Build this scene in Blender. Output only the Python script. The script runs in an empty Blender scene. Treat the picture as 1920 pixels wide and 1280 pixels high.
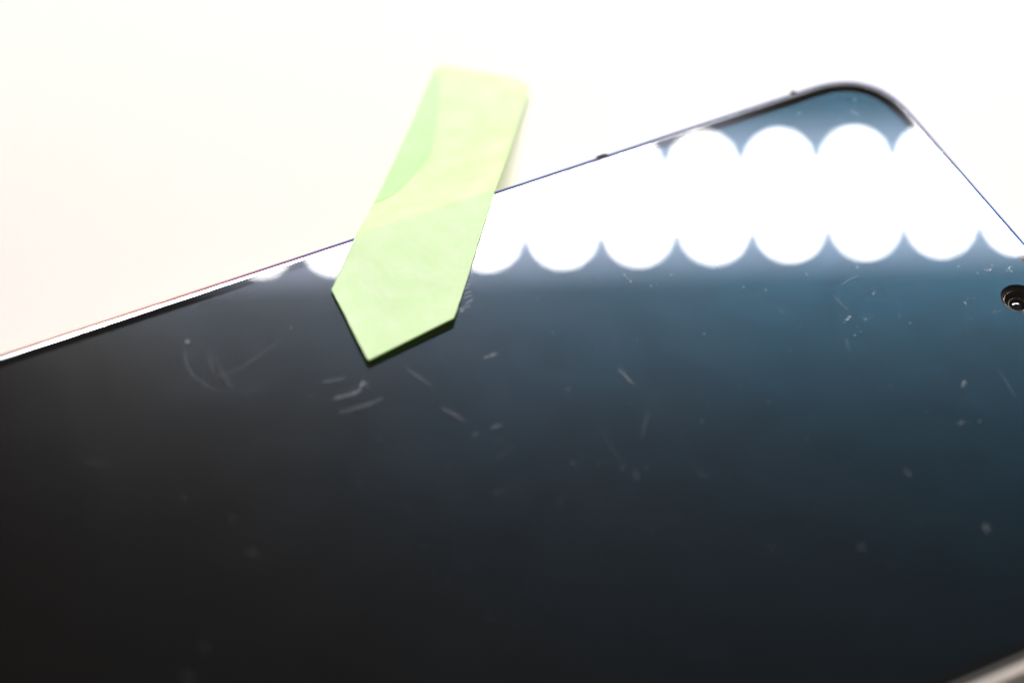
import bpy, bmesh, math, random
from mathutils import Vector, Matrix, noise
from math import pi, sin, cos, radians
MM = 0.001
S = bpy.context.scene
C = S.collection

# ---------------------------------------------------------------- camera
cd = bpy.data.cameras.new("camera")
cam = bpy.data.objects.new("camera", cd); C.objects.link(cam)
cam.location = (-0.12409, -0.1112, 0.16736)
cam.rotation_euler = (0.716, -0.0357, -0.4634)
cd.sensor_width = 36; cd.lens = 80
cd.clip_start = 0.005; cd.clip_end = 20
cd.dof.use_dof = True
cd.dof.focus_distance = 0.231
cd.dof.aperture_fstop = 9.6
S.camera = cam

# ---------------------------------------------------------------- room light: a dim, slightly warm room; the lamp below does the rest
w = bpy.data.worlds.new("World"); S.world = w; w.use_nodes = True
bg = w.node_tree.nodes["Background"]
bg.inputs[0].default_value = (1.0, 0.95, 0.90, 1); bg.inputs[1].default_value = 0.16
LED = 590.0          # radiance of one LED
S.view_settings.view_transform = 'Standard'; S.view_settings.look = 'None'
S.view_settings.exposure = 0.0; S.view_settings.gamma = 1.0
S.cycles.use_denoising = True
S.cycles.max_bounces = 8; S.cycles.transparent_max_bounces = 16
S.cycles.sample_clamp_indirect = 0

# ---------------------------------------------------------------- helpers
def link(name, bm, mat, parent=None, smooth=True, label=None, **props):
    me = bpy.data.meshes.new(name)
    bmesh.ops.recalc_face_normals(bm, faces=bm.faces)
    bm.to_mesh(me); bm.free()
    me.materials.append(mat)
    if smooth:
        for p in me.polygons: p.use_smooth = True
    o = bpy.data.objects.new(name, me); C.objects.link(o)
    if parent: o.parent = parent
    if label: o['label'] = label
    for k, v in props.items(): o[k] = v
    return o
def empty(name, loc, label, cat, group=None):
    o = bpy.data.objects.new(name, None); C.objects.link(o); o.location = loc
    o['label'] = label; o['category'] = cat
    if group: o['group'] = group
    o.empty_display_size = 0.01
    return o
def mat(name):
    m = bpy.data.materials.new(name); m.use_nodes = True
    return m, m.node_tree, m.node_tree.nodes["Principled BSDF"]
def setp(b, **k):
    for n, v in k.items():
        b.inputs[n.replace('_', ' ')].default_value = v
def nd(nt, t, **k):
    n = nt.nodes.new(t)
    for a, v in k.items(): setattr(n, a, v)
    return n

# ---------------------------------------------------------------- materials
def m_table():
    m, nt, b = mat("white_matte_paper")
    tc = nd(nt, 'ShaderNodeTexCoord'); nz = nd(nt, 'ShaderNodeTexNoise')
    nz.inputs['Scale'].default_value = 900; nz.inputs['Detail'].default_value = 4
    nt.links.new(tc.outputs['Object'], nz.inputs['Vector'])
    bp = nd(nt, 'ShaderNodeBump'); bp.inputs['Strength'].default_value = .15; bp.inputs['Distance'].default_value = 0.0001
    nt.links.new(nz.outputs[0], bp.inputs['Height']); nt.links.new(bp.outputs[0], b.inputs['Normal'])
    setp(b, Base_Color=(0.80, 0.738, 0.69, 1), Roughness=.75)
    return m
def m_glass():
    # dark panel under cover glass: sharp coat on top, a hazier teal reflection from the layers below
    m, nt, b = mat("dark_display_glass")
    tc = nd(nt, 'ShaderNodeTexCoord')
    nz = nd(nt, 'ShaderNodeTexNoise'); nz.inputs['Scale'].default_value = 45; nz.inputs['Detail'].default_value = 5
    nt.links.new(tc.outputs['Object'], nz.inputs['Vector'])
    mr = nd(nt, 'ShaderNodeMapRange'); mr.inputs[3].default_value = GL_R - .012; mr.inputs[4].default_value = GL_R + .012
    nt.links.new(nz.outputs[0], mr.inputs[0]); nt.links.new(mr.outputs[0], b.inputs['Roughness'])
    # cloudy coating tint; reflection's fade painted in, dim brown to teal at camera end
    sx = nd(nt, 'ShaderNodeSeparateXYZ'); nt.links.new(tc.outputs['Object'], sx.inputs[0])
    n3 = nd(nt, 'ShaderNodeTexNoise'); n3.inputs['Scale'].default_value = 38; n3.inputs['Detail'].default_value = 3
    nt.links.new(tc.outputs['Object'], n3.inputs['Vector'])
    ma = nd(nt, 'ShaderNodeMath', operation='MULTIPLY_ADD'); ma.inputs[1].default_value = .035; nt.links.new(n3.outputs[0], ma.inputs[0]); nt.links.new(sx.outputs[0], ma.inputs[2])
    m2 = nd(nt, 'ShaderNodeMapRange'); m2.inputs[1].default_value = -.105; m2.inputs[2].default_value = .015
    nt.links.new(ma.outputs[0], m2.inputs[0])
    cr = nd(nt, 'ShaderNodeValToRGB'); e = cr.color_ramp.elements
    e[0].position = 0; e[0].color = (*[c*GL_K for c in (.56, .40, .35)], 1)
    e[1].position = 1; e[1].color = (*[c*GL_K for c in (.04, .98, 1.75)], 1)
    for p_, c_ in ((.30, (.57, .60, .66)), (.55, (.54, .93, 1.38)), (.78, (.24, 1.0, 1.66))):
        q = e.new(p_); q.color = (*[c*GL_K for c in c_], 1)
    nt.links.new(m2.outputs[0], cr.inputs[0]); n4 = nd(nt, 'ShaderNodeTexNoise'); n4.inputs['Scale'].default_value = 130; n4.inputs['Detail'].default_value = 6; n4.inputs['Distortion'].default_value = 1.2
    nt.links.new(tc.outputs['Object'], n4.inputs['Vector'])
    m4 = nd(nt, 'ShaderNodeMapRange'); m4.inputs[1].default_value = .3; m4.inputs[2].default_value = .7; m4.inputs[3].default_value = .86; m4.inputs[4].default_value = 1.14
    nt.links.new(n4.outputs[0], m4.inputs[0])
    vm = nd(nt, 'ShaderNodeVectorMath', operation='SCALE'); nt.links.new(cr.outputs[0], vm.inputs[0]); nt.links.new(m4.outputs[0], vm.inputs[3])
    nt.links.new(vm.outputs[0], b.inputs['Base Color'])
    setp(b, Metallic=1.0, Coat_Weight=1.0, Coat_Roughness=0.0, Coat_IOR=1.5)
    return m
def m_simple(name, col, rough, metal=0.0, coat=0.0, **k):
    m, nt, b = mat(name)
    setp(b, Base_Color=(*col, 1), Roughness=rough, Metallic=metal, Coat_Weight=coat, **k)
    return m
def m_metal():
    m, nt, b = mat("polished_silver_metal")
    tc = nd(nt, 'ShaderNodeTexCoord'); nz = nd(nt, 'ShaderNodeTexNoise')
    nz.inputs['Scale'].default_value = 600; nz.inputs['Detail'].default_value = 3
    nt.links.new(tc.outputs['Object'], nz.inputs['Vector'])
    mr = nd(nt, 'ShaderNodeMapRange'); mr.inputs[3].default_value = .065; mr.inputs[4].default_value = .08
    nt.links.new(nz.outputs[0], mr.inputs[0]); nt.links.new(mr.outputs[0], b.inputs['Roughness'])
    setp(b, Base_Color=(.93, .90, .87, 1), Metallic=1.0)
    return m
def m_tape():
    m, nt, b = mat("green_crepe_paper")
    out = nt.nodes['Material Output']
    tc = nd(nt, 'ShaderNodeTexCoord')
    nz = nd(nt, 'ShaderNodeTexNoise'); nz.inputs['Scale'].default_value = 420; nz.inputs['Detail'].default_value = 6; nz.inputs['Roughness'].default_value = .6
    n2 = nd(nt, 'ShaderNodeTexNoise'); n2.inputs['Scale'].default_value = 2600; n2.inputs['Detail'].default_value = 3
    for n in (nz, n2): nt.links.new(tc.outputs['Object'], n.inputs['Vector'])
    cr = nd(nt, 'ShaderNodeValToRGB')
    cr.color_ramp.elements[0].position = .3; cr.color_ramp.elements[0].color = TAPE_A
    cr.color_ramp.elements[1].position = .7; cr.color_ramp.elements[1].color = TAPE_B
    nt.links.new(nz.outputs[0], cr.inputs[0]); nt.links.new(cr.outputs[0], b.inputs['Base Color'])
    bp = nd(nt, 'ShaderNodeBump'); bp.inputs['Strength'].default_value = .35; bp.inputs['Distance'].default_value = 0.00004
    nt.links.new(n2.outputs[0], bp.inputs['Height']); nt.links.new(bp.outputs[0], b.inputs['Normal'])
    setp(b, Roughness=.5)
    tr = nd(nt, 'ShaderNodeBsdfTranslucent'); nt.links.new(cr.outputs[0], tr.inputs[0])
    mx = nd(nt, 'ShaderNodeMixShader'); mx.inputs[0].default_value = TAPE_T
    nt.links.new(b.outputs[0], mx.inputs[1]); nt.links.new(tr.outputs[0], mx.inputs[2]); nt.links.new(mx.outputs[0], out.inputs[0])
    return m
def m_emit(name, col, s):
    m, nt, b = mat(name); nt.nodes.remove(b)
    e = nd(nt, 'ShaderNodeEmission'); e.inputs[0].default_value = (*col, 1); e.inputs[1].default_value = s
    nt.links.new(e.outputs[0], nt.nodes['Material Output'].inputs[0])
    return m
_scr = {}
def m_scratch(s):
    k = max(.06, round(s, 2))
    if k in _scr: return _scr[k]
    m, nt, b = mat("scratched_glass_haze")
    out = nt.nodes['Material Output']
    setp(b, Base_Color=(.75, .76, .8, 1), Roughness=.6)
    tc = nd(nt, 'ShaderNodeTexCoord'); nz = nd(nt, 'ShaderNodeTexNoise')
    nz.inputs['Scale'].default_value = 2500; nz.inputs['Detail'].default_value = 4
    nt.links.new(tc.outputs['Object'], nz.inputs['Vector'])
    mr = nd(nt, 'ShaderNodeMapRange'); mr.inputs[1].default_value = .35; mr.inputs[2].default_value = .65
    mr.inputs[3].default_value = .25 * k * SCR; mr.inputs[4].default_value = min(1, 1.1 * k * SCR)
    nt.links.new(nz.outputs[0], mr.inputs[0])
    t = nd(nt, 'ShaderNodeBsdfTransparent'); mx = nd(nt, 'ShaderNodeMixShader')
    nt.links.new(mr.outputs[0], mx.inputs[0]); nt.links.new(t.outputs[0], mx.inputs[1]); nt.links.new(b.outputs[0], mx.inputs[2])
    nt.links.new(mx.outputs[0], out.inputs[0])
    _scr[k] = m
    return m
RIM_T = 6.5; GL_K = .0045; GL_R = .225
TAPE_A = (.79, .99, .56, 1); TAPE_B = (.87, .99, .68, 1); TAPE_T = .42
SCR = .33

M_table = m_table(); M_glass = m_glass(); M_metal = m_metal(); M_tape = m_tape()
M_bezel = m_simple("black_border_glass", (.004, .004, .004), .6, 0, 1.0, Coat_Roughness=0.0, Specular_IOR_Level=0.0)
M_cut = m_simple('green_tape_cut_edge', (.42, .90, .10), .6)
M_back = m_tape(); M_back.name = 'green_tape_back'
for q in M_back.node_tree.nodes:
    if q.type == 'VALTORGB': q.color_ramp.elements[0].color = (.68, .98, .52, 1); q.color_ramp.elements[1].color = (.76, .98, .60, 1)
M_blue = m_simple("painted_edge_fringe", (.05, .13, .34), .7, 0, 0, Specular_IOR_Level=0.0)
def tint_edge():      # lens colour fringing painted on: orange far end over mauve to blue camera end
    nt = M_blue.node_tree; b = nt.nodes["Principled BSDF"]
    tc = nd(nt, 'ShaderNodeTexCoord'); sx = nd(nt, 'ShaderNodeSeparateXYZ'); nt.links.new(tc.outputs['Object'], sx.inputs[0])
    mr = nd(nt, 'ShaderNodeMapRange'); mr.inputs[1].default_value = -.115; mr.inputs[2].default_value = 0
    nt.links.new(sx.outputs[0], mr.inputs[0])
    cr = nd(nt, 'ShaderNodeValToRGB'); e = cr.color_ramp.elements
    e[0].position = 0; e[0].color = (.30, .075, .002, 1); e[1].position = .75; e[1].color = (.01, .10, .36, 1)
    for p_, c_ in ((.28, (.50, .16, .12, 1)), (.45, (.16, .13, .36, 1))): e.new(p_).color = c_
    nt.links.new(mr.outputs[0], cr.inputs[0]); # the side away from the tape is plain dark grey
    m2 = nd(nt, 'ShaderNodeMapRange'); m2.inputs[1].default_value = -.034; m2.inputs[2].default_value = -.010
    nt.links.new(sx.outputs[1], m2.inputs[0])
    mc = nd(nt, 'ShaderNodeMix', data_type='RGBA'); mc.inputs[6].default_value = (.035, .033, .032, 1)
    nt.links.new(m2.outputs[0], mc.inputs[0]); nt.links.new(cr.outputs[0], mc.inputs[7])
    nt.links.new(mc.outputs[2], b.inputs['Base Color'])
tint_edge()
M_gasket = m_simple("black_rubber", (.006, .006, .006), .5)
M_black = m_simple("black_plastic", (.01, .01, .01), .35)
M_barrel = m_simple("brown_black_barrel", (.03, .018, .014), .22)
M_ringgold = m_simple("bronze_lens_ring", (.07, .05, .035), .3, 1.0)
M_lens = m_simple("dark_coated_lens", (.004, .003, .006), .03, 0, 1.0)
M_lampbody = m_simple("white_lamp_plastic", (.75, .75, .75), .4)
M_led = m_emit("cool_white_led", (.98, .965, .94), LED)
M_diff = m_emit("frosted_lamp_cover", (.72, .78, 1.0), 9.5)
M_dust = m_simple("grey_dust", (.45, .43, .42), .8)

# ---------------------------------------------------------------- the table
def table():
    bm = bmesh.new()
    bmesh.ops.create_grid(bm, x_segments=2, y_segments=2, size=1.6)
    for v in bm.verts: v.co.z = -0.0080
    link("table_top", bm, M_table, kind='structure')
table()

# ---------------------------------------------------------------- the phone (lies flat, long side along x, its right end at x = 0)
LEN, WID, RAD, POW = 148*MM, 71*MM, 8.3*MM, 2.6
def outline(inset, n=28):
    """superellipse-cornered outline, inset inwards by 'inset' metres"""
    r = max(RAD - inset, 1*MM); hx = LEN/2 - inset; hy = WID/2 - inset
    pts = []
    for q, (sx, sy) in enumerate(((1, 1), (-1, 1), (-1, -1), (1, -1))):
        for i in range(n + 1):
            t = (pi/2) * i/n
            if q % 2: t = pi/2 - t
            c, s = max(cos(t), 0)**(2/POW), max(sin(t), 0)**(2/POW)
            pts.append((-LEN/2 + sx*(hx - r + r*c), sy*(hy - r + r*s)))
    return pts
def loft(bm, prof, close=False):
    """prof: list of (inset, z) in mm -> rings around the outline"""
    rings = []
    for ins, z in prof:
        rings.append([bm.verts.new((x, y, z*MM)) for x, y in outline(ins*MM)])
    n = len(rings[0]); R = len(rings)
    for k in range(R if close else R - 1):
        a, b = rings[k], rings[(k+1) % R]
        for i in range(n):
            j = (i+1) % n
            bm.faces.new((a[i], a[j], b[j], b[i]))
    return rings
HX, HY, HR = -4.85*MM, .27*MM, 1.86*MM
phone = empty("phone", (0, 0, -8*MM), "dark blue-black phone lying face up on the white table, silver frame, scratched glass", "phone")
def P(o):     # keep the parts' coordinates with z = 0 on the glass
    o.parent = phone; o.location = (0, 0, 8*MM); return o

def screen():
    bm = bmesh.new()
    # flat face with the camera hole
    rings = [[bm.verts.new((x, y, 0)) for x, y in outline(BZ*MM)]]
    hole = [bm.verts.new((HX + HR*cos(2*pi*i/64), HY + HR*sin(2*pi*i/64), 0)) for i in range(64)]
    low = [bm.verts.new((HX + HR*cos(2*pi*i/64), HY + HR*sin(2*pi*i/64), -.05*MM)) for i in range(64)]
    es = []
    for ring in (rings[0], hole):
        for i in range(len(ring)):
            a, b = ring[i], ring[(i+1) % len(ring)]
            es.append(bm.edges.get((a, b)) or bm.edges.new((a, b)))
    bmesh.ops.triangle_fill(bm, edges=es, use_beauty=True)
    for i in range(64):
        j = (i+1) % 64
        bm.faces.new((hole[i], hole[j], low[j], low[i]))
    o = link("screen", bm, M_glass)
    o.data.polygons.foreach_set("use_smooth", [False]*len(o.data.polygons))
    return P(o)
BZ = 1.55
scr = screen()
# black border of the glass, rounded down at its rim
bm = bmesh.new()
prof = [(BZ, 0.0), (.54, 0.0), (.52, -.02), (.52, -.5)]
P(link("bezel", bm if loft(bm, prof) else bm, M_bezel, label="glossy black border around the screen")).data.set_sharp_from_angle(angle=radians(15))

bm = bmesh.new()
prof = [(0.51, -.60), (0.51, -.01), (0.50, -.002)]
z_ = -.002
for k in range(1, 9):
    z_ -= .045*math.tan(radians(RIM_T*k/8)); prof.append((.50 - .045*k, z_))
P(link("frame_rim", (loft(bm, prof), bm)[1], M_metal)).data.set_sharp_from_angle(angle=radians(15))
bm = bmesh.new()
prof = [(.14, z_)]
for i in range(1, 8):      # small rounded shoulder
    a = radians(3 + 3.4*i); prof.append((.14 - .28*i/7, prof[-1][1] - .28/7*math.tan(a)))
zs = prof[-1][1]
P(link("rim_edge", (loft(bm, prof), bm)[1], M_blue, label="thin outer edge of the rim with painted-on lens colour fringing, orange turning blue"))
bm = bmesh.new()
prof = [(-.14, zs)]
for i in range(8):
    a = radians(32 - 4*i); prof.append((prof[-1][0] - .14*math.tan(a), prof[-1][1] - .14))
zb, ib = prof[-1][1], prof[-1][0]
P(link("frame", (loft(bm, prof), bm)[1], M_metal))
bm = bmesh.new(); loft(bm, [(ib, zb), (ib+.04, zb-.02), (ib+.04, zb-.16), (ib, zb-.18)])
P(link("frame_seam", bm, m_simple("tan_plastic_seam", (.55, .36, .22), .5), label="thin tan seam running round the side of the frame"))
bm = bmesh.new()
prof = [(ib, zb-.18), (ib, zb-1.0), (ib+.03, zb-1.1), (ib+.03, zb-1.3), (ib, zb-1.4), (ib, -6.6), (.0, -7.0), (0.2, -7.4), (0.5, -7.75), (1.0, -7.95), (2.0, -8.0)]
r = loft(bm, prof); bm.faces.new(r[-1])
P(link("back_shell", bm, m_simple("satin_silver_metal", (.62, .62, .58), .32, 1.0)))

# front camera behind its hole
def lathe(prof, n=64, cx=HX, cy=HY):
    bm = bmesh.new(); rings = []
    for r_, z in prof:
        rings.append([bm.verts.new((cx + r_*MM*cos(2*pi*i/n), cy + r_*MM*sin(2*pi*i/n), z*MM)) for i in range(n)])
    for a, b in zip(rings, rings[1:]):
        for i in range(n):
            j = (i+1) % n; bm.faces.new((a[i], a[j], b[j], b[i]))
    bm.faces.new(rings[-1])
    return bm
fc = P(link("front_camera", lathe([(1.86, -.05), (1.84, -.30), (1.62, -.34), (1.50, -.36), (1.46, -1.5), (.9, -1.5)]), M_barrel, label="small round front camera in a black hole near the end of the screen"))
def sub(o, par): o.parent = par; return o
def torus(R, r_, z, m, name):
    bm = bmesh.new(); n = 64; k = 10
    V = [[bm.verts.new((HX + (R + r_*cos(2*pi*j/k))*MM*cos(2*pi*i/n), HY + (R + r_*cos(2*pi*j/k))*MM*sin(2*pi*i/n), (z + r_*sin(2*pi*j/k))*MM)) for j in range(k)] for i in range(n)]
    for i in range(n):
        for j in range(k):
            bm.faces.new((V[i][j], V[(i+1) % n][j], V[(i+1) % n][(j+1) % k], V[i][(j+1) % k]))
    return sub(link(name, bm, m), fc)
torus(1.40, .05, -.50, M_barrel, "lens_ring")
torus(.86, .04, -.95, M_ringgold, "lens_ring")
sub(link("lens", lathe([(.78*sin(radians(a)), -1.30 + .45*cos(radians(a))) for a in range(80, 0, -8)] + [(.02, -.85)]), M_lens), fc)

# earpiece slit at the end of the glass
bm = bmesh.new()
def slot(bm, x, y0, y1, r_, z0, z1):
    ring = []
    for i in range(13): t = pi*i/12; ring.append((x + r_*cos(t), y1 + r_*sin(t)))
    for i in range(13): t = pi + pi*i/12; ring.append((x + r_*cos(t), y0 + r_*sin(t)))
    a = [bm.verts.new((p[0]*MM, p[1]*MM, z0*MM)) for p in ring]; b = [bm.verts.new((p[0]*MM, p[1]*MM, z1*MM)) for p in ring]
    for i in range(len(a)): j = (i+1) % len(a); bm.faces.new((a[i], a[j], b[j], b[i]))
    bm.faces.new(b)
slot(bm, -1.28, -4.5, 4.5, .20, -.10, .012)
P(link("earpiece", bm, m_simple("rust_brown_mesh", (.22, .08, .05), .6), label="thin reddish brown earpiece slit along the end of the glass"))

# burrs on the rim
def burr(x, y, z, sx, sy, sz, seed, lab):
    bm = bmesh.new(); bmesh.ops.create_icosphere(bm, subdivisions=3, radius=1)
    for v in bm.verts:
        d = 1 + .45*noise.noise(v.co*1.7 + Vector((seed, 0, 0)))
        v.co = Vector((v.co.x*sx*d, v.co.y*sy*d, v.co.z*sz*d))*MM
    o = link("rim_chip", bm, m_simple("dark_grey_grit", (.05, .05, .06), .8, 0, 0, Specular_IOR_Level=.1), label=lab)
    P(o); o.location = Vector((x, y, z))*MM + Vector((0, 0, 8*MM)); return o
burr(-33.5, 35.62, -.03, .75, .20, .12, 3, "small dark chip on the rim between the green tape and the corner")
burr(-9.9, 35.66, -.03, .32, .24, .16, 8, "small dark chip on the rim just before the rounded corner")

# scratches and specks in the glass, in millimetres on the screen plane: points, width, strength
SCRATCHES = [
    ([(-82.73, 28.77), (-83.3, 27.17), (-83.24, 25.51), (-82.62, 23.91), (-81.85, 22.68)], 0.239, 0.24),
    ([(-82.08, 29.9), (-82.37, 29.43)], 0.541, 0.9),
    ([(-80.96, 27.43), (-81.18, 26.04), (-81.39, 24.95)], 0.417, 0.12),
    ([(-80.55, 27.76), (-80.61, 24.44), (-80.47, 22.33)], 0.418, 0.12),
    ([(-81.63, 24.33), (-79.44, 24.35), (-76.97, 24.99), (-73.07, 26.35)], 0.294, 0.13),
    ([(-76.2, 26.88), (-76.31, 25.8)], 0.36, 0.12),
    ([(-79.7, 21.68), (-77.81, 20.95)], 0.35, 0.12),
    ([(-72.36, 19.52), (-71.21, 19.21), (-70.03, 19.11)], 0.411, 0.3),
    ([(-72.13, 17.88), (-70.14, 17.62), (-69.08, 17.49)], 0.234, 0.12),
    ([(-72.35, 17.11), (-71.23, 17.03), (-70.15, 16.97), (-69.33, 17.17)], 0.465, 0.5),
    ([(-69.41, 17.5), (-69.0, 17.68), (-68.55, 17.69)], 0.528, 0.55),
    ([(-72.41, 15.34), (-70.39, 15.19), (-69.02, 15.14), (-68.0, 15.31)], 0.462, 0.28),
    ([(-64.31, 17.5), (-63.77, 16.21), (-63.03, 14.55)], 0.237, 0.4),
    ([(-63.38, 11.66), (-62.66, 10.6), (-62.17, 9.51)], 0.406, 0.35),
    ([(-62.13, 7.5), (-61.66, 7.57)], 0.515, 0.3),
    ([(-60.28, 7.64), (-59.19, 7.56)], 0.402, 0.3),
    ([(-57.13, 15.67), (-56.42, 15.72), (-55.61, 15.72)], 0.479, 0.5),
    ([(-45.86, 9.11), (-45.65, 7.98), (-45.38, 6.52)], 0.299, 0.5),
    ([(-51.45, 8.89), (-51.48, 8.61)], 0.413, 0.5),
    ([(-39.42, 19.83), (-39.35, 19.16), (-39.24, 18.47)], 0.158, 1.0),
    ([(-37.06, 17.55), (-37.08, 16.52)], 0.126, 0.4),
    ([(-42.56, 20.87), (-42.91, 20.0)], 0.126, 0.3),
    ([(-44.78, 12.0), (-44.31, 12.55)], 0.243, 0.3),
    ([(-43.75, 16.14), (-43.74, 16.06)], 0.247, 0.3),
    ([(-33.46, 14.15), (-33.74, 13.02)], 0.157, 0.3),
    ([(-27.58, 9.16), (-27.45, 8.55)], 0.25, 0.7),
    ([(-22.59, 12.34), (-22.65, 11.73)], 0.256, 0.5),
    ([(-20.12, 9.29), (-18.96, 9.63), (-17.88, 9.62)], 0.191, 0.6),
    ([(-21.64, 8.47), (-21.57, 7.18), (-21.34, 6.13)], 0.189, 0.55),
    ([(-22.31, 5.1), (-21.83, 5.26), (-21.62, 5.4)], 0.373, 1.0),
    ([(-22.69, 4.88), (-22.51, 4.88)], 0.31, 0.8),
    ([(-20.5, 4.5), (-20.42, 4.23)], 0.312, 0.6),
    ([(-17.46, 10.8), (-17.38, 10.52)], 0.257, 1.0),
    ([(-23.57, 2.98), (-24.19, 1.51)], 0.307, 0.2),
    ([(-18.02, 6.81), (-17.69, 7.13)], 0.253, 1.0),
    ([(-14.55, 8.25), (-14.42, 8.35)], 0.192, 0.7),
    ([(-5.82, 5.05), (-5.55, 4.77), (-5.04, 4.85)], 0.291, 1.0),
    ([(-4.79, 5.31), (-4.72, 5.03)], 0.26, 0.6),
    ([(-6.72, 5.06), (-6.73, 4.66)], 0.194, 0.7),
    ([(-3.27, 4.28), (-3.47, 3.89), (-3.4, 3.53)], 0.259, 1.0),
    ([(-3.78, 4.11), (-3.75, 3.78)], 0.259, 0.7),
    ([(-3.18, 4.32), (-3.01, 4.09)], 0.195, 0.8),
    ([(-8.34, -0.24), (-7.88, -0.22)], 0.252, 0.6),
    ([(-7.68, -0.31), (-7.36, -0.31)], 0.221, 0.5),
    ([(-10.18, 2.25), (-10.18, 1.78)], 0.19, 1.0),
    ([(-9.81, 2.32), (-9.45, 2.47)], 0.158, 0.8),
    ([(-10.35, 1.62), (-10.37, 1.4)], 0.189, 0.6),
    ([(-13.24, 5.64), (-12.76, 5.59)], 0.191, 0.6),
    ([(-17.09, 3.63), (-17.13, 3.18)], 0.219, 0.6),
    ([(-20.45, 4.47), (-20.47, 4.25)], 0.249, 0.6),
    ([(-18.76, 3.0), (-18.74, 2.83)], 0.249, 0.5),
    ([(-9.05, 2.21), (-8.94, 2.08)], 0.222, 0.7),
    ([(-10.89, 0.54), (-10.83, 0.43)], 0.22, 0.5),
    ([(-16.66, -7.07), (-15.88, -6.47)], 0.421, 0.55),
    ([(-19.61, -10.81), (-18.8, -10.61)], 0.588, 0.18),
    ([(-23.99, -21.71), (-24.25, -22.52)], 0.556, 0.34),
    ([(-27.17, -13.11), (-27.11, -14.11)], 0.457, 0.22),
    ([(-12.13, -6.48), (-12.5, -10.18)], 0.183, 0.25),
    ([(-45.81, 3.08), (-46.61, 2.15), (-47.93, 0.48)], 0.292, 0.14),
    ([(-50.6, 3.29), (-50.99, 1.48), (-50.9, -0.46), (-50.57, -1.11)], 0.231, 0.07),
    ([(-50.35, -2.59), (-50.62, -3.71)], 0.451, 0.12),
    ([(-45.01, -5.29), (-44.65, -6.15)], 0.508, 0.1),
    ([(-86.27, 4.24), (-85.63, 3.3)], 0.64, 0.08),
    ([(-96.39, -5.45), (-95.55, -6.44)], 0.698, 0.07),
    ([(-93.6, -3.33), (-93.4, -4.33)], 0.608, 0.06),
    ([(-35.84, -18.69), (-35.72, -19.41)], 0.655, 0.15),
    ([(-89.68, 12.45), (-89.09, 11.84)], 0.549, 0.06),
    ([(-86.34, 8.55), (-86.13, 7.79)], 0.543, 0.06),
    ([(-96.06, 19.85), (-94.35, 18.85)], 0.503, 0.06),
    ([(-5.68, 30.76), (-5.18, 29.62)], 0.427, 0.8),
    ([(-30.33, 16.7), (-30.17, 16.23)], 0.192, 0.8),
    ([(-53.58, 26.09), (-53.19, 26.15)], 0.252, 0.6),
    ([(-54.04, 25.51), (-53.68, 25.5)], 0.219, 0.5),
    ([(-54.48, 25.08), (-54.02, 24.94)], 0.25, 0.8),
    ([(-54.85, 24.69), (-54.37, 24.71)], 0.25, 0.8),
    ([(-55.25, 24.09), (-54.33, 24.06)], 0.218, 0.7),
    ([(-55.6, 23.62), (-54.53, 23.52)], 0.217, 0.7),
    ([(-55.62, 22.85), (-55.19, 22.88), (-54.62, 23.09)], 0.247, 0.75),
    ([(-55.96, 22.38), (-55.26, 22.37)], 0.308, 0.5),
    ([(-56.53, 22.65), (-56.15, 22.23), (-56.62, 21.99)], 0.37, 0.55),
    ([(-57.36, 21.4), (-57.13, 21.53)], 0.245, 0.4),
]
random.seed(4)
def ribbon(pts, wd, seed, z=.006):
    rnd = random.Random(seed)
    P2 = [Vector(p) for p in pts]
    # resample with a Catmull-Rom
    out = []
    if len(P2) == 2: P2 = [P2[0], (P2[0]+P2[1])/2, P2[1]]
    for i in range(len(P2)-1):
        p0 = P2[max(i-1, 0)]; p1 = P2[i]; p2 = P2[i+1]; p3 = P2[min(i+2, len(P2)-1)]
        for k in range(5):
            t = k/5; out.append(.5*((2*p1) + (p2-p0)*t + (2*p0-5*p1+4*p2-p3)*t*t + (-p0+3*p1-3*p2+p3)*t**3))
    out.append(P2[-1])
    bm = bmesh.new(); prev = None; n = len(out)
    for i, p in enumerate(out):
        d = (out[min(i+1, n-1)] - out[max(i-1, 0)]); d = d.normalized() if d.length > 1e-9 else Vector((1, 0))
        nrm = Vector((-d.y, d.x)); t = i/(n-1)
        h = wd/2*(.30 + .70*(sin(pi*t)**.5 if 0 < t < 1 else 0))*(.75 + .5*rnd.random())
        a = p + nrm*h; b = p - nrm*h*(.8 + .4*rnd.random())
        row = [bm.verts.new((a.x*MM, a.y*MM, 0)), bm.verts.new((p.x*MM, p.y*MM, z*MM)), bm.verts.new((b.x*MM, b.y*MM, 0))]
        if prev:
            for k in range(2): bm.faces.new((prev[k], prev[k+1], row[k+1], row[k]))
        prev = row
    for v in bm.verts: v.co.z += .003*MM
    return bm
for k, (pts, wd, s) in enumerate(SCRATCHES):
    P(link("scratch", ribbon(pts, wd*(.95 if k >= len(SCRATCHES)-11 else .78), k), m_scratch(s)))

# hairlines: a haze of very fine marks, too many to count, densest towards the camera end
rnd = random.Random(5)
big = bmesh.new()
for k in range(150):
    x = -2.5 - 62*rnd.random()**1.4; y = rnd.gauss(12, 11)
    if abs(y) > 33 or Vector((x*MM - HX, y*MM - HY)).length < 3*MM: continue
    a = rnd.choice((rnd.gauss(-.9, .35), rnd.gauss(.5, .4), rnd.uniform(0, pi))); l = rnd.choice((.3, .5, .8, 1.4, 2.6))*rnd.uniform(.6, 1.3)
    p = Vector((x, y)); d = Vector((cos(a), sin(a)))*l; q = Vector((-d.y, d.x))*rnd.uniform(-.12, .12)
    b_ = ribbon([p, p + d*.5 + q, p + d], rnd.choice((.03, .04, .05)), k + 900, .004)
    me = bpy.data.meshes.new("tmp"); b_.to_mesh(me); b_.free(); big.from_mesh(me); bpy.data.meshes.remove(me)
o = P(link("hairline_scratches", big, m_scratch(.5), label="fine pale hairline scratches in the glass")); o['kind'] = 'stuff'

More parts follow.
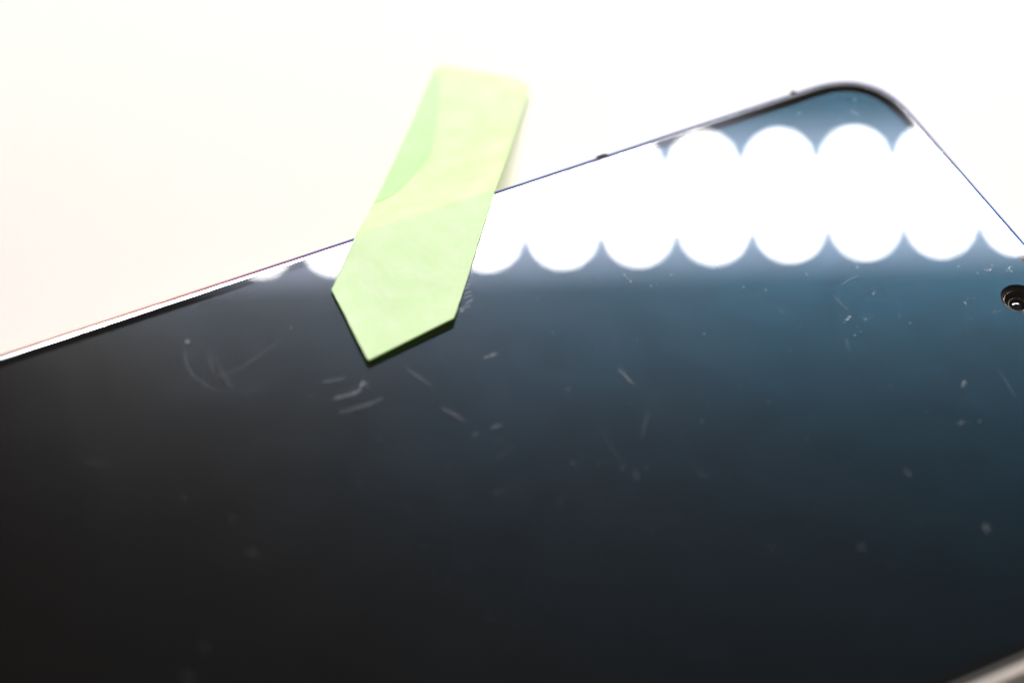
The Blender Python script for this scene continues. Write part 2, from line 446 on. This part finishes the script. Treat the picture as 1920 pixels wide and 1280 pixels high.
# fine dust over the glass: too many and too small to count
bm = bmesh.new()
rnd = random.Random(11)
for i in range(150):
    x = rnd.uniform(-75, -3); y = rnd.uniform(-16, 33); r_ = rnd.choice((.015, .02, .02, .03, .045))
    if Vector((x*MM - HX, y*MM - HY)).length < 2.2*MM: continue
    m = Matrix.Translation((x*MM, y*MM, (.006 + r_*.35)*MM)) @ Matrix.Rotation(rnd.uniform(0, pi), 4, 'Z') @ Matrix.Diagonal((r_*MM*rnd.uniform(.8, 2.2), r_*MM, r_*MM*.4, 1))
    bmesh.ops.create_icosphere(bm, subdivisions=1, radius=1, matrix=m)
link("dust", bm, M_dust, label="fine pale dust specks scattered over the dark phone screen", category="dust", kind='stuff')

# ---------------------------------------------------------------- the tape
def tape():
    # foot of the tape (on the glass) and its far end, millimetres; foot runs left corner - tip - right corner
    TL, TIP, TR = Vector((-66.97, 29.70)), Vector((-67.54, 19.66)), Vector((-57.72, 21.03))
    EL, ER = Vector((-42.75, 57.2)), Vector((-34.3, 50.1))
    NU, NV = 60, 220
    utip = .36
    def foot(u):
        return TL.lerp(TIP, u/utip) if u < utip else TIP.lerp(TR, (u-utip)/(1-utip))
    def head(u):
        p = EL.lerp(ER, u)
        # torn, slightly rounded far end
        ax = (EL - TL).normalized()
        return p + ax*(.25*noise.noise(Vector((u*9, 2.3, 0))) - .9*max(0, u-.86)/.14*.8 - .5*max(0, .07-u)/.07)
    def foot_lift(u):
        return .22 + (.38-.22)*u/utip if u < utip else .38 + (.52-.38)*(u-utip)/(1-utip)
    bm = bmesh.new(); G = []
    for j in range(NV+1):
        v = j/NV; row = []
        for i in range(NU+1):
            u = i/NU
            a, b = foot(u), head(u); p = a.lerp(b, v)
            L = (b-a).length; s = v*L                     # distance from the foot
            z = .10 + foot_lift(u)*max(0, 1 - s/6.5)**2
            e = p.y - 35.7                               # distance past the rim
            if e > 0:
                D = 7.4*(1 - math.exp(-(e/4.5)**1.15)); z -= D
                p = p + Vector((.418, .768))*D
                # small wrinkles where it leaves the rim
                z += .24*math.exp(-((e-3.0)/1.1)**2)*sin(u*9+.5)*max(0, 1-u*1.2)
                z = max(z, -7.80)
            z += .035*noise.noise(Vector((p.x*.35, p.y*.35, 0)))*min(1, s/3)
            z += .01*noise.noise(Vector((p.x*1.5, p.y*1.5, 4)))
            jx = .05*noise.noise(Vector((p.x*.9, p.y*.9, 7)))
            row.append(bm.verts.new(((p.x+jx)*MM, p.y*MM, z*MM)))
        G.append(row)
    co = [[v.co.copy() for v in row] for row in G]
    def at(u, v):
        j = min(int(v*NV), NV-1); i = min(int(u*NU), NU-1); fu = u*NU - i; fv = v*NV - j
        return co[j][i].lerp(co[j][i+1], fu).lerp(co[j+1][i].lerp(co[j+1][i+1], fu), fv)
    CO.append(at)
    TH = .13*MM
    top = [[bm.verts.new(v.co + Vector((0, 0, TH))) for v in row] for row in G]
    for j in range(NV):
        for i in range(NU):
            bm.faces.new((G[j][i], G[j+1][i], G[j+1][i+1], G[j][i+1]))
            bm.faces.new((top[j][i], top[j][i+1], top[j+1][i+1], top[j+1][i]))
    NSIDE.append(len(bm.faces))
    for j in range(NV):
        for i in (0, NU): bm.faces.new((G[j][i], top[j][i], top[j+1][i], G[j+1][i]))
    for i in range(NU):
        for j in (0, NV): bm.faces.new((G[j][i], G[j][i+1], top[j][i+1], top[j][i]))
    o = link("tape", bm, M_tape, label="pale green paper tape strip with a pointed end, stuck over the rim of the phone", category="tape")
    o.data.materials.append(M_cut)
    for p in o.data.polygons:
        if p.index >= NSIDE[0]: p.material_index = 1
    o.data.set_sharp_from_angle(angle=radians(50))
    # the left margin folded back over itself: a long thin triangle of doubled tape
    # (v, width u) along the fold
    out = FLAP
    bm2 = bmesh.new(); rows = []
    K = 40
    for k in range(K+1):
        v = out[0][0] + (out[-1][0]-out[0][0])*k/K
        for a, b in zip(out, out[1:]):
            if a[0] <= v <= b[0] + 1e-9: wu = a[1] + (b[1]-a[1])*(v-a[0])/(b[0]-a[0])
        row = []
        for m in range(7):
            p = CO[0](wu*m/6, v); row.append(p + Vector((0, 0, (.13 + .05)*MM)))
        rows.append(row)
    lo = [[bm2.verts.new(p) for p in r] for r in rows]; hi = [[bm2.verts.new(p + Vector((0, 0, .05*MM))) for p in r] for r in rows]
    for k in range(K):
        for m in range(6):
            bm2.faces.new((lo[k][m], lo[k+1][m], lo[k+1][m+1], lo[k][m+1])); bm2.faces.new((hi[k][m], hi[k][m+1], hi[k+1][m+1], hi[k+1][m]))
        for m in (0, 6): bm2.faces.new((lo[k][m], hi[k][m], hi[k+1][m], lo[k+1][m]))
    for k in (0, K):
        for m in range(6): bm2.faces.new((lo[k][m], lo[k][m+1], hi[k][m+1], hi[k][m]))
    f = link("folded_flap", bm2, M_back, o, label="greener sliver where the left margin of the tape is folded over")
    f.data.set_sharp_from_angle(angle=radians(50))
    return o
CO = []; NSIDE = []
FLAP = [(.36, .0), (.43, .10), (.55, .19), (.66, .26), (.76, .22), (.85, .16), (.93, .08), (.98, .02)]
tape()

# ---------------------------------------------------------------- the desk lamp that lights the scene and shows in the glass
LC = Vector((183.66, 363.93, 401.69))*MM
ROW = Vector((24.063, -11.328, -1.491)).normalized(); AX = -Vector((.3175, .5751, .754)).normalized()    # AX: the way the lamp shines
ROW = (ROW - AX*ROW.dot(AX)).normalized(); UPV = AX.cross(ROW)
PITCH, RP = 26.64*MM, 11.08*MM
lamp = empty("led_lamp", (.34, .62, -.008), "white desk lamp with three rows of bright round LEDs shining down on the phone", "lamp")
LI = Matrix.Translation(-Vector(lamp.location))
def L(o, parent=None):
    o.parent = parent or lamp
    if parent is None: o.matrix_parent_inverse = LI
    return o
def frame_m(c): # local x = row, y = across, z = shining direction
    return Matrix.Translation(c) @ Matrix((ROW, UPV, AX)).transposed().to_4x4()
N0, N1 = -8, 9          # LED columns
SH = 1.6*MM
def boxm(bm, x0, x1, y0, y1, z0, z1, M_, bev=0):
    r_ = bmesh.ops.create_cube(bm, size=1, matrix=M_ @ Matrix.Translation(((x0+x1)/2, (y0+y1)/2, (z0+z1)/2)) @ Matrix.Diagonal((x1-x0, y1-y0, z1-z0, 1)))
    if bev:
        es = {e for v in r_['verts'] for e in v.link_edges}
        bmesh.ops.bevel(bm, geom=list(es), offset=bev, segments=3, affect='EDGES')
FM = frame_m(LC)
x0, x1 = (N0-.9)*PITCH, (N1+.9)*PITCH
# rows seen from the phone: the row nearest the table first
yd = 1 if (UPV.z < 0) else -1
bm = bmesh.new(); boxm(bm, x0-4*MM, x1+4*MM, -29*MM, 29*MM, -16*MM, -2*MM, FM, 3*MM); L(link("housing", bm, M_lampbody, smooth=False))

DH = 21.0; LED_R = 4.2
bm = bmesh.new(); boxm(bm, x0, x1, -DH*MM, DH*MM, -3*MM, -.5*MM, FM, .8*MM); L(link("diffuser", bm, M_diff, smooth=False))
led_me = None
for rr in (-1, 0, 1):
    for k in range(N0, N1+1):
        if rr == 0 and k == N1: continue
        c = FM @ Vector(((k + (.5 if rr == 0 else 0))*PITCH + rr*SH, rr*RP, 0))
        if led_me is None:
            bm = bmesh.new()
            bmesh.ops.create_uvsphere(bm, u_segments=20, v_segments=8, radius=LED_R*MM, matrix=Matrix.Diagonal((1, 1, .35, 1)))
            o = link("led", bm, M_led); led_me = o.data
        else:
            o = bpy.data.objects.new("led", led_me); C.objects.link(o)
        o.parent = lamp; o.matrix_parent_inverse = LI; o.matrix_world = frame_m(c)
        o.matrix_basis = frame_m(c)
# arm and foot
def rod(a, b, r_, name, m):
    bm = bmesh.new(); a, b = Vector(a), Vector(b); d = b-a
    q = d.to_track_quat('Z', 'Y').to_matrix().to_4x4()
    bmesh.ops.create_cone(bm, cap_ends=True, segments=24, radius1=r_, radius2=r_, depth=d.length, matrix=Matrix.Translation((a+b)/2) @ q)
    return L(link(name, bm, m, smooth=False))
mid = FM @ Vector(((N0+N1)/2*PITCH, 0, -16*MM))
el = Vector((.40, .80, .52))
rod(mid, el, .007, "arm", M_lampbody); rod(el, (.42, .82, .012), .008, "stand", M_lampbody)
bm = bmesh.new(); bmesh.ops.create_cone(bm, cap_ends=True, segments=64, radius1=.095, radius2=.09, depth=.018, matrix=Matrix.Translation((.42, .82, .001)))
L(link("foot", bm, M_lampbody, smooth=False))
